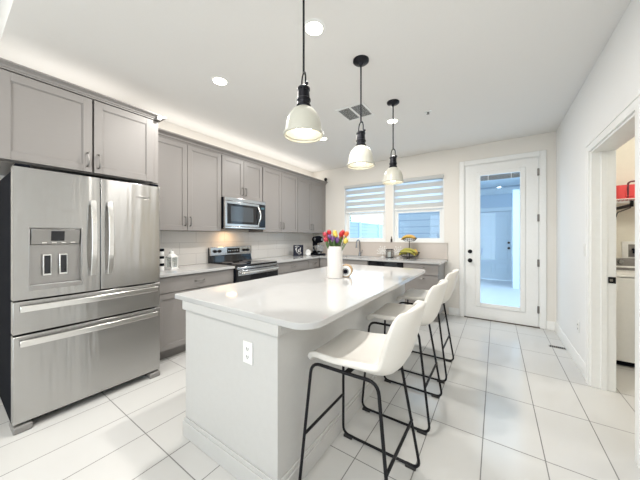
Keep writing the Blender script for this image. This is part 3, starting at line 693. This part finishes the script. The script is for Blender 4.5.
# vent and detector on ceiling
v = thing('ceiling_vent', 'white square ceiling air vent with dark louvres', 'vent', (-1.375, 2.775, ZC), 0)
MB().box(-.175, .175, -.175, -.15, -.008, 0).box(-.175, .175, .15, .175, -.008, 0).box(-.175, -.15, -.15, .15, -.008, 0).box(.15, .175, -.15, .15, -.008, 0).box(-.012, .012, -.15, .15, -.008, 0).build('frame', plastic, v, bev=.002)
MB().box(-.15, .15, -.15, .15, -.0015, 0).build('duct_opening', dark, v)
for i in range(16):
    for s_ in (-1, 1):
        MB().box(s_ * .081 - .069, s_ * .081 + .069, -.0045, .0045, -.0012, .0012).build('louvre', plastic, v, loc=(0, -.14 + i * .0187, -.004), rot=(.6, 0, 0))
sd = thing('sprinkler_cover', 'small white round sprinkler in the ceiling before the glazed door', 'sprinkler', (-.664, 3.25, ZC))
MB().lathe([(.042, 0), (.040, -.005), (.018, -.007), (.016, -.004)], (0, 0, 0), 28).build('ring', plastic, sd); MB().lathe([(.010, 0), (.010, -.022), (.018, -.024), (0, -.026)], (0, 0, 0), 16).build('head', nickel, sd)
# floor register
fv = thing('floor_register', 'small dark metal floor vent beside the right baseboard', 'vent', (.60, 4.13, 0), 0)
MB().box(-.075, .075, -.028, .028, 0, .004).build('frame', nickel, fv, bev=.001)
for i in range(8): MB().box(-.066 + i * .0175, -.057 + i * .0175, -.02, .02, .004, .0046).build('slot', dark, fv)

# ================================================================== ISLAND TOP ITEMS
VX, VY, VZ = -1.27, 2.13, .925
va = tag(MB().lathe([(0, 0), (.068, 0), (.073, .004), (.073, .293), (.070, .297), (.066, .293), (.062, .02), (0, .02)], (0, 0, 0), 40).build('vase', vase_m, loc=(VX, VY, VZ)), 'tall white cylinder vase on the island holding tulips', 'vase')
def tulip(i, ang, lean, h, mcol, label):
    base = Vector((VX + .022 * math.cos(ang), VY + .022 * math.sin(ang), VZ + .022))
    top = Vector((VX + lean * math.cos(ang), VY + lean * math.sin(ang), VZ + h))
    t = thing('tulip', label, 'flower', tuple(base), 0, 'tulips in the white vase')
    tp = top - base
    mid = Vector((tp.x * .45, tp.y * .45, tp.z * .66))
    MB().tube([(0, 0, 0), tuple(mid * .5), tuple(mid), tuple(tp)], .0035, 6).build('stem', leafm, t)
    bm_ = MB()
    R_ = Matrix.Rotation(.5 * lean / .1, 4, Vector((-math.sin(ang), math.cos(ang), 0)))
    for k in range(6):
        a = k * PI / 3; rr = .021 if k % 2 else .017
        grid = []
        for p in range(6):
            tt_ = p / 5; row = []
            for q in range(5):
                s_ = -1 + q / 2
                wv = math.sin(PI * min(1, tt_ * .86 + .08)) * .62
                rad = rr * (math.sin(PI * (.12 + tt_ * .72)))
                aa = a + s_ * wv
                v3 = Vector((rad * 1.1 * math.cos(aa), rad * 1.1 * math.sin(aa), tt_ * .055 - .006 * abs(s_)))
                v3 = R_ @ v3
                row.append(bm_.bm.verts.new(v3 + tp))
            grid.append(row)
        for A, B in zip(grid, grid[1:]):
            for q in range(4): bm_.bm.faces.new((A[q], A[q + 1], B[q + 1], B[q]))
    bl_ = bm_.build('bloom', mcol, t)
    lf = MB(); L0 = tp * .86; d2 = Vector((math.cos(ang + .6), math.sin(ang + .6), 0)); sd_ = Vector((-d2.y, d2.x, 0)); prev = None
    for p in range(7):
        q = p / 6; c_ = L0 * (.92 + .25 * q) + d2 * (.03 * q ** 1.5) + Vector((0, 0, .02 * q)); ww = .011 * math.sin(PI * (q * .93 + .05)) 
        cur = (lf.bm.verts.new(c_ - sd_ * ww), lf.bm.verts.new(c_ + sd_ * ww + Vector((0, 0, .001))))
        if prev: lf.bm.faces.new((prev[0], prev[1], cur[1], cur[0]))
        prev = cur
    lo = lf.build('leaf', leafm, t)
    lo.modifiers.new('solid', 'SOLIDIFY').thickness = .0012
# the line of sight to the vase: screen-right direction is (.83,.56)
vr = math.atan2(.56, .83)
spec = [(PI + vr, .085, .385, pink, 'pink tulip leaning out at the left of the bouquet'), (PI + vr - .5, .055, .405, red, 'red tulip just left of the bouquet centre'),
        (vr + 1.6, .02, .40, yel, 'yellow tulip at the top centre of the bouquet'), (vr - 1.5, .03, .375, yel, 'yellow tulip facing the camera, below the bouquet top'),
        (vr - .25, .055, .390, red, 'large red tulip right of the bouquet centre'), (vr + .45, .075, .405, red, 'red tulip at the upper right of the bouquet'),
        (vr + .1, .10, .395, ora, 'orange tulip spilling out at the right of the bouquet'), (vr + .9, .10, .36, ora, 'orange tulip low at the back right of the bouquet'),
        (vr - .5, .10, .33, yel, 'small yellow bloom hanging low at the right vase rim'), (vr - 1.9, .055, .345, pur, 'dark purple tulip at the front left of the bouquet'),
        (vr - 1.2, .05, .335, pur, 'dark purple tulip at the front right of the bouquet'), (PI + vr + .5, .09, .34, pink, 'low pink tulip at the left vase rim'),
        (PI + vr + .1, .045, .36, pur, 'dark purple tulip behind the left vase rim')]
for i, a in enumerate(spec): tulip(i, *a)
# greenery filling the vase mouth
gm = MB()
for i in range(60):
    a = random.uniform(0, 2 * PI); l_ = random.uniform(.05, .12); h_ = random.uniform(.32, .39)
    b0 = Vector((.03 * math.cos(a), .03 * math.sin(a), .2)); t0 = Vector((l_ * math.cos(a) * .8, l_ * math.sin(a) * .8, h_)); sd_ = Vector((-math.sin(a), math.cos(a), 0)); prev = None
    for p in range(6):
        q = p / 5; c_ = b0.lerp(t0, q) - Vector((math.cos(a), math.sin(a), 0)) * .025 * math.sin(PI * q); ww = .009 * math.sin(PI * (q * .9 + .08))
        cur = (gm.bm.verts.new(c_ - sd_ * ww), gm.bm.verts.new(c_ + sd_ * ww))
        if prev: gm.bm.faces.new((prev[0], prev[1], cur[1], cur[0]))
        prev = cur
gg = tag(gm.build('greenery', leafm, loc=(VX, VY, VZ)), 'dark green leaves filling the mouth of the tulip vase', 'leaves'); gg['kind'] = 'stuff'
# round ornament by the vase
oo = thing('round_ornament', 'small tan drum ornament with a white face and black centre beside the vase', 'ornament', (-1.205, 2.235, .925), .34)
oo.scale = (1.12, 1.12, 1.12)
MB().lathe([(0, .035), (.050, .035), (.054, .03), (.054, -.03), (.050, -.034)], (0, 0, .054), 36, 'y').build('drum', wood, oo)
MB().lathe([(.046, -.034), (.046, -.0355), (.0, -.0355)], (0, 0, .054), 36, 'y').build('face', plastic, oo)
MB().lathe([(.028, -.0356), (.028, -.038), (.0, -.038)], (0, 0, .05), 28, 'y').build('grey_ring', nickel, oo)
MB().lathe([(.018, -.038), (.018, -.041), (.0, -.041)], (0, 0, .05), 28, 'y').build('centre_disc', dark, oo)

# ================================================================== COUNTER ITEMS
# white lantern beside the fridge
L_ = thing('lantern', 'small white metal lantern with glass sides on the counter beside the refrigerator', 'lantern', (-3.22, 1.585, .925), .3)
MB().box(-.052, .052, -.052, .052, 0, .012).box(-.044, .044, -.044, .044, .012, .022).build('base', plastic, L_, bev=.002)
fm = MB()
for sx in (-1, 1):
    for sy in (-1, 1): fm.box(sx * .043 - .005, sx * .043 + .005, sy * .043 - .005, sy * .043 + .005, .022, .14)
fm.box(-.05, .05, -.05, .05, .138, .150).build('frame', plastic, L_, bev=.001)
MB().box(-.040, .040, -.0405, -.039, .024, .138).box(-.040, .040, .039, .0405, .024, .138).box(-.0405, -.039, -.04, .04, .024, .138).box(.039, .0405, -.04, .04, .024, .138).build('glass_panes', clear, L_)
MB().lathe([(.058, .150), (.050, .165), (.030, .182), (.026, .184), (.026, .200), (.020, .210), (.006, .216), (0, .217)], (0, 0, 0), 24).build('roof', plastic, L_)
MB().tube([(.014 * math.cos(a), 0, .228 + .014 * math.sin(a)) for a in [2 * PI * k / 14 for k in range(14)]], .0022, 6, closed=True).build('ring', plastic, L_)
cn = tag(MB().lathe([(0, 0), (.022, 0), (.022, .06), (.018, .063), (0, .061)], (0, 0, 0), 20).tube([(0, 0, .06), (0, 0, .07)], .001, 5).build('candle', vase_m, loc=(-3.22, 1.585, .9475)), 'white pillar candle inside the small white lantern', 'candle')
# jar tower at the refrigerator edge
for i in range(3):
    j = thing('spice_jar', ['bottom black-lidded spice jar of the stack beside the refrigerator', 'middle black-lidded spice jar of the stack beside the refrigerator', 'topmost black-lidded spice jar of the stack beside the refrigerator'][i], 'jar', (-3.17, 1.445, .925 + i * .083), 0, 'stacked spice jars beside the refrigerator')
    MB().lathe([(0, 0), (.026, 0), (.028, .004), (.028, .048), (.024, .053), (0, .053)], (0, 0, 0), 22).build('jar_body', plastic, j)
    MB().lathe([(.029, .053), (.029, .0825), (0, .0825)], (0, 0, 0), 22).build('lid', dark, j)
# black script sign near the corner
sg = thing('script_sign', 'black square sign with white script leaning on the left backsplash', 'sign', (-3.26, 4.06, .925), R90 - .30)
sg.scale = (1.25, 1, 1.12)
sb = MB().box(-.10, .085, -.008, .008, .0, .195).build('board', mat('sign_black', (.012, .014, .03), .4), sg, bev=.003); 
for o_ in (sb,): pass
scr = [[(-.07, .10), (-.06, .14), (-.035, .155), (-.05, .12), (-.045, .07), (-.03, .05), (-.01, .08), (-.008, .12), (-.02, .10), (0, .07), (.02, .09), (.03, .15), (.015, .12), (.02, .06), (.045, .05)], [(-.08, .16), (-.04, .175), (.0, .165)], [(-.02, .04), (.01, .03), (.03, .04)]]
for sc_ in scr: MB().tube([(a, -.0095, z_) for a, z_ in sc_], .0045, 6).build('script_lettering', plastic, sb)
pl = tag(MB().lathe([(0, -.003), (.05, -.003), (.062, -.010), (.064, -.010), (.064, -.006), (.05, .003), (0, .003)], (0, 0, .066), 32, 'y').build('small_plate', plastic, loc=(-3.13, 4.19, .925), rot=(0, 0, R90 - .35)), 'small white round plate standing just right of the black script sign', 'plate')
# stand mixer
mx = thing('stand_mixer', 'black stand mixer with a steel bowl in the counter corner', 'mixer', (-3.13, 4.50, .925), -.35)
mx.scale = (1, 1, 1.1)
MB().prism([(-.10, -.09), (-.04, -.11), (.17, -.11), (.20, -.06), (.20, .06), (.17, .11), (-.04, .11), (-.10, .09)], 0, .03).build('base', dark, mx, bev=.01, seg=3)
MB().tube([(-.06, 0, .02), (-.07, 0, .12), (-.065, 0, .21), (-.05, 0, .26)], [.065, .052, .048, .055], 20).build('column', dark, mx)
MB().tube([(-.12, 0, .285), (-.09, 0, .29), (0, 0, .295), (.10, 0, .295), (.17, 0, .29), (.19, 0, .29)], [.035, .058, .068, .066, .052, .03], 20).build('motor_head', dark, mx)
MB().lathe([(0, .196), (.025, .196), (.03, .188), (.03, .18)], (0, 0, .29), 20, 'x').build('hub_cap', chrome, mx)
MB().lathe([(0, -.069), (.03, -.069), (.034, -.064)], (.02, 0, .30), 20, 'y').build('side_badge', chrome, mx)
MB().lathe([(.045, .03), (.05, .035), (.05, .045), (.075, .07), (.10, .12), (.108, .18), (.111, .182), (.104, .18), (.096, .12), (.07, .075), (0, .05)], (.10, 0, 0), 32).build('bowl', steel_b, mx)
MB().tube([(.10, 0, .24), (.10, 0, .13)], .010, 10).build('beater_shaft', chrome, mx)
MB().tube(fillet([(.06, -.105, .165), (.06, -.15, .16), (.06, -.145, .09), (.06, -.098, .10)], .02), .006, 8).build('bowl_handle', steel_b, mx)
# small dark bottle on the ledge
bt = tag(MB().lathe([(0, 0), (.02, 0), (.022, .004), (.022, .055), (.010, .070), (.009, .09), (.011, .092), (.011, .105), (0, .106)], (0, 0, 0), 20).build('small_bottle', mat('bottle_brown', (.05, .03, .03), .2), loc=(-1.640, YB - .024, 1.204)), 'small dark bottle on the ledge between the two windows', 'bottle')
bt.scale = (.75, .75, 1)
# candle lantern with white petals
lc = thing('candle_lantern', 'small square black-framed candle lantern below the right window', 'lantern', (-1.615, 4.66, .925), 0)
w = .048; h = .155
m = MB()
for sx in (-1, 1):
    for sy in (-1, 1): m.box(sx * w - .005, sx * w + .005, sy * w - .005, sy * w + .005, 0, h)
m.box(-w - .007, w + .007, -w - .007, w + .007, 0, .010).box(-w - .007, w + .007, -w - .007, w + .007, h - .010, h + .001).build('frame', black, lc, bev=.001)
MB().box(-w + .004, w - .004, -w - .001, -w + .001, .012, h - .012).build('glass_pane', clear, lc)
tag(MB().lathe([(0, 0), (.032, 0), (.032, .085), (.028, .09), (0, .086)], (0, 0, 0), 24).build('candle', plastic, loc=(-1.615, 4.66, .9355)), 'white pillar candle inside the black-framed lantern', 'candle')
def sprig(x, label, fl):
    t = thing('white_sprig', label, 'ornament', (x, 4.72, .925), 0, 'white sprig ornaments beside the candle lantern')
    MB().lathe([(.035, 0), (.035, .008), (.01, .012), (0, .012)], (0, 0, 0), 20).build('base', plastic, t)
    m = MB()
    for k in range(9):
        a = math.radians(90 + (k - 4) * 21) ; l_ = .13 + .02 * (k % 2)
        m.tube([(0, 0, .01 + .045), (l_ * .5 * math.cos(a), 0, .055 + l_ * .62 * math.sin(a)), (l_ * .8 * math.cos(a), 0, .055 + l_ * math.sin(a))], .0022, 5)
        for q in (.45, .72, 1):
            px_, pz_ = l_ * .8 * q * math.cos(a), .055 + l_ * q * math.sin(a)
            m.ball((px_, 0, pz_), .0105, (1, .6, 1.2), 8)
    m.tube([(0, 0, .01), (0, 0, .06)], .003, 6)
    m.build('sprays', plastic, t)
sprig(-1.77, 'white berry sprig ornament left of the black-framed candle lantern', 0)
sprig(-1.475, 'white berry sprig ornament between the candle lantern and the fruit stand', 0)
# two-tier fruit stand
FX_, FY_ = -1.245, 4.60
KF = 1.2
fs = thing('fruit_stand', 'two-tier black wire fruit stand at the end of the back counter', 'fruit stand', (FX_, FY_, .925), 0)
def basket(z, r0, r1, h, name):
    m = MB()
    def ring(r_, z_, th=.003): m.tube([(r_ * math.cos(2 * PI * k / 28), r_ * math.sin(2 * PI * k / 28), z_) for k in range(28)], th, 6, closed=True)
    ring(r1, z + h, .0042); ring((r0 + r1) / 2, z + h * .5); ring(r0, z); ring(r0 * .5, z - .001)
    for k in range(20):
        a = 2 * PI * k / 20; m.tube([(0, 0, z)] + [((r0 + (r1 - r0) * q) * math.cos(a), (r0 + (r1 - r0) * q) * math.sin(a), z + h * q ** 1.6) for q in (0, .33, .66, 1)], .0018, 5)
    m.build(name, black, fs)
basket(.028, .095, .14, .065, 'lower_basket'); basket(.255, .06, .105, .045, 'upper_basket')
MB().tube([(0, 0, .0), (0, 0, .26)], .005, 8).tube([(.0, 0, .0), (.10, 0, .004)], .004, 6).tube([(0, 0, 0), (-.06, .09, .004)], .004, 6).tube([(0, 0, 0), (-.06, -.09, .004)], .004, 6).build('stem', black, fs)
def banana(name, label, loc, rz, tilt, m_, L=.17, group='bananas on the fruit stand'):
    pts = []; rs = []
    for i in range(11):
        q = i / 10; a = (q - .5) * 1.7
        pts.append((.5 * L / .75 * math.sin(a), 0, .5 * L / .75 * (1 - math.cos(a)))); rs.append(.0225 * max(.22, math.sin(PI * (q * .86 + .09)) ** .6))
    o = thing(name, label, 'banana', loc, rz, group); 
    MB().tube(pts, rs, 10).build('fruit', m_, o, rot=(PI + tilt, 0, 0), loc=(0, 0, .052)); MB().tube([pts[0], (pts[0][0] - .016, 0, pts[0][2] + .014)], [.006, .005], 8).build('stalk', wood, o, rot=(PI + tilt, 0, 0), loc=(0, 0, .052))
    return o
for k in range(4):
    banana('banana', ['front banana in the upper basket', 'second banana from the front in the upper basket', 'third banana from the front in the upper basket', 'rearmost banana in the upper basket'][k], (FX_ - .005, FY_ - .048 + k * .032, .925 + .272 + .004 * (k % 2)), .15, .1 * (k - 1.5), yellow if k != 1 else orange_m, .165)
for k in range(4):
    banana('banana', ['frontmost long banana draped across the lower basket', 'second long banana from the front in the lower basket', 'third long banana from the front in the lower basket', 'rearmost long banana in the lower basket'][k], (FX_ - .01, FY_ - .075 + k * .045, .925 + (.055, .085, .06, .055)[k]), -.1 + .1 * k, .1 * (k - 1.5), green_y, .23)
for k, (a, zz) in enumerate(((.4, .06), (2.6, .06))):
    lab = ['yellow-green pear behind the bananas at the right of the lower basket', 'yellow-green pear behind the bananas at the left of the lower basket', 'yellow-green pear on top at the front of the lower basket', 'yellow-green pear on top at the front right of the lower basket', 'yellow-green pear on top at the back of the lower basket'][k]
    o = thing('pear', lab, 'pear', (FX_ + .082 * math.cos(a), FY_ + .082 * math.sin(a), .925 + zz), a, 'pears in the lower fruit basket')
    MB().lathe([(0, -.002), (.018, 0), (.034, .018), (.036, .036), (.026, .058), (.016, .074), (.010, .082), (0, .084)], (0, 0, 0), 20).build('fruit', green_y if k % 2 else yellow, o); MB().tube([(0, 0, .082), (.004, 0, .098)], .002, 5).build('stalk', wood, o)

for o_ in [o for o in COL.objects if o.name.split('.')[0] in ('fruit_stand', 'banana', 'pear')]:
    p_ = Vector((FX_, FY_, .925)); o_.location = p_ + (o_.location - p_) * KF; o_.scale = (KF, KF, KF)
# ================================================================== LAUNDRY
ws = thing('washing_machine', 'white top-load washer in the laundry room', 'washing machine', (1.34, 4.60, 0), 0)
w = .345; D = .72
MB().box(-w, w, -D, -.02, .055, .90).build('cabinet', plastic, ws, bev=.01)
MB().box(-w + .02, w - .02, -D + .03, -.04, .01, .055).build('gap_shade_block', dark, ws)  # dark block stands in for the shaded gap under the washer
for sx in (-.28, .28): MB().lathe([(.025, 0), (.02, .02)], (sx, -D + .08, 0), 12).build('foot', rubber, ws)
MB().box(-w, w, -D - .004, -.14, .905, .925).build('lid', plastic, ws, bev=.006)
cp = MB().box(-w, w, -.14, -.02, .90, 1.06).build('console', rubbish, ws, bev=.008)
MB().box(-w + .02, w - .02, -.144, -.138, .955, .975).build('console_strip', plastic, cp)
for kx in (-.28, -.14, .1): MB().lathe([(0, -.03), (.024, -.03), (.03, 0)], (kx, -.14, 1.02), 20, 'y').build('dial', chrome, cp)
wb = thing('washer_valve_box', 'white square washer valve box on the laundry wall above the washer', 'valve box', (1.375, 4.62, 1.135))
MB().box(-.125, .125, -.012, 0, -.10, -.065).box(-.125, .125, -.012, 0, .085, .12).box(-.125, -.075, -.012, 0, -.065, .085).box(.075, .125, -.012, 0, -.065, .085).build('frame', plastic, wb, bev=.002)
MB().box(-.075, .075, -.006, 0, -.065, .085).build('recess', rubbish, wb)
for kx in (-.035, .035): MB().tube([(kx, -.005, .03), (kx, -.03, .03), (kx, -.03, -.02)], .011, 8).box(kx - .02, kx + .02, -.04, -.03, .02, .03).build('valve', dark, wb)
sh = thing('wire_shelf', 'white wire shelf on the laundry room back wall', 'shelf', (1.72, 4.62, 1.70))
m = MB()
for i in range(60): m.tube([(-.86 + i * .029, -.005, .02), (-.86 + i * .029, -.45, .02), (-.86 + i * .029, -.45, -.015)], .0022, 5)
for (yy, zz) in ((-.45, .02), (-.45, -.015), (-.02, .015), (-.23, .015)): m.tube([(-.87, yy, zz), (.87, yy, zz)], .004, 6)
m.build('wire_deck', plastic, sh)
for sx in (-.52, .6):
    br_ = MB().box(sx - .012, sx + .012, -.46, -.003, -.066, -.036).box(sx - .012, sx + .012, -.46, -.44, -.05, .0).build('bracket', black, sh)
    MB().tube(fillet([(sx, -.42, -.075), (sx, -.05, -.10), (sx, -.012, -.15)], .03), .006, 8).build('bracket_brace', black, br_)
bg_ = thing('red_bag', 'red soft bag on the laundry wire shelf', 'bag', (1.30, 4.39, 1.7222), 0)
MB().prism([(-.19, -.10), (-.165, -.12), (.165, -.12), (.19, -.10), (.19, .10), (.165, .12), (-.165, .12), (-.19, .10)], 0, .165).build('bag_body', bagred, bg_, bev=.035, seg=4)
MB().tube(fillet([(-.10, -.118, .02), (-.10, -.128, .12), (-.09, -.09, .20), (.09, -.09, .20), (.10, -.128, .12), (.10, -.118, .02)], .04), .009, 8).build('strap', mat('strap_dark', (.12, .02, .03), .6), bg_)
MB().box(-.12, .12, -.127, -.118, .03, .10).build('front_pocket', bagred, bg_, bev=.004)
bx = tag(MB().box(-.05, .04, -.08, .08, 0, .06).build('small_box', plastic, bev=.004, loc=(1.045, 4.33, 1.7222)), 'small white box left of the red bag on the wire shelf', 'box')
# laundry ceiling light
lt = thing('laundry_light', 'round ceiling light inside the laundry room', 'ceiling light', (1.7, 3.2, ZC))
MB().lathe([(.15, 0), (.15, -.02), (.12, -.05), (0, -.06)], (0, 0, 0), 32).build('diffuser', can_m, lt)
l = bpy.data.lights.new('laundry_lamp', 'POINT'); l.energy = 28; l.color = (1, .95, .85); l.shadow_soft_size = .15
lo = bpy.data.objects.new('laundry_lamp', l); COL.objects.link(lo); lo.parent = lt; lo.location = (0, 0, -.22)
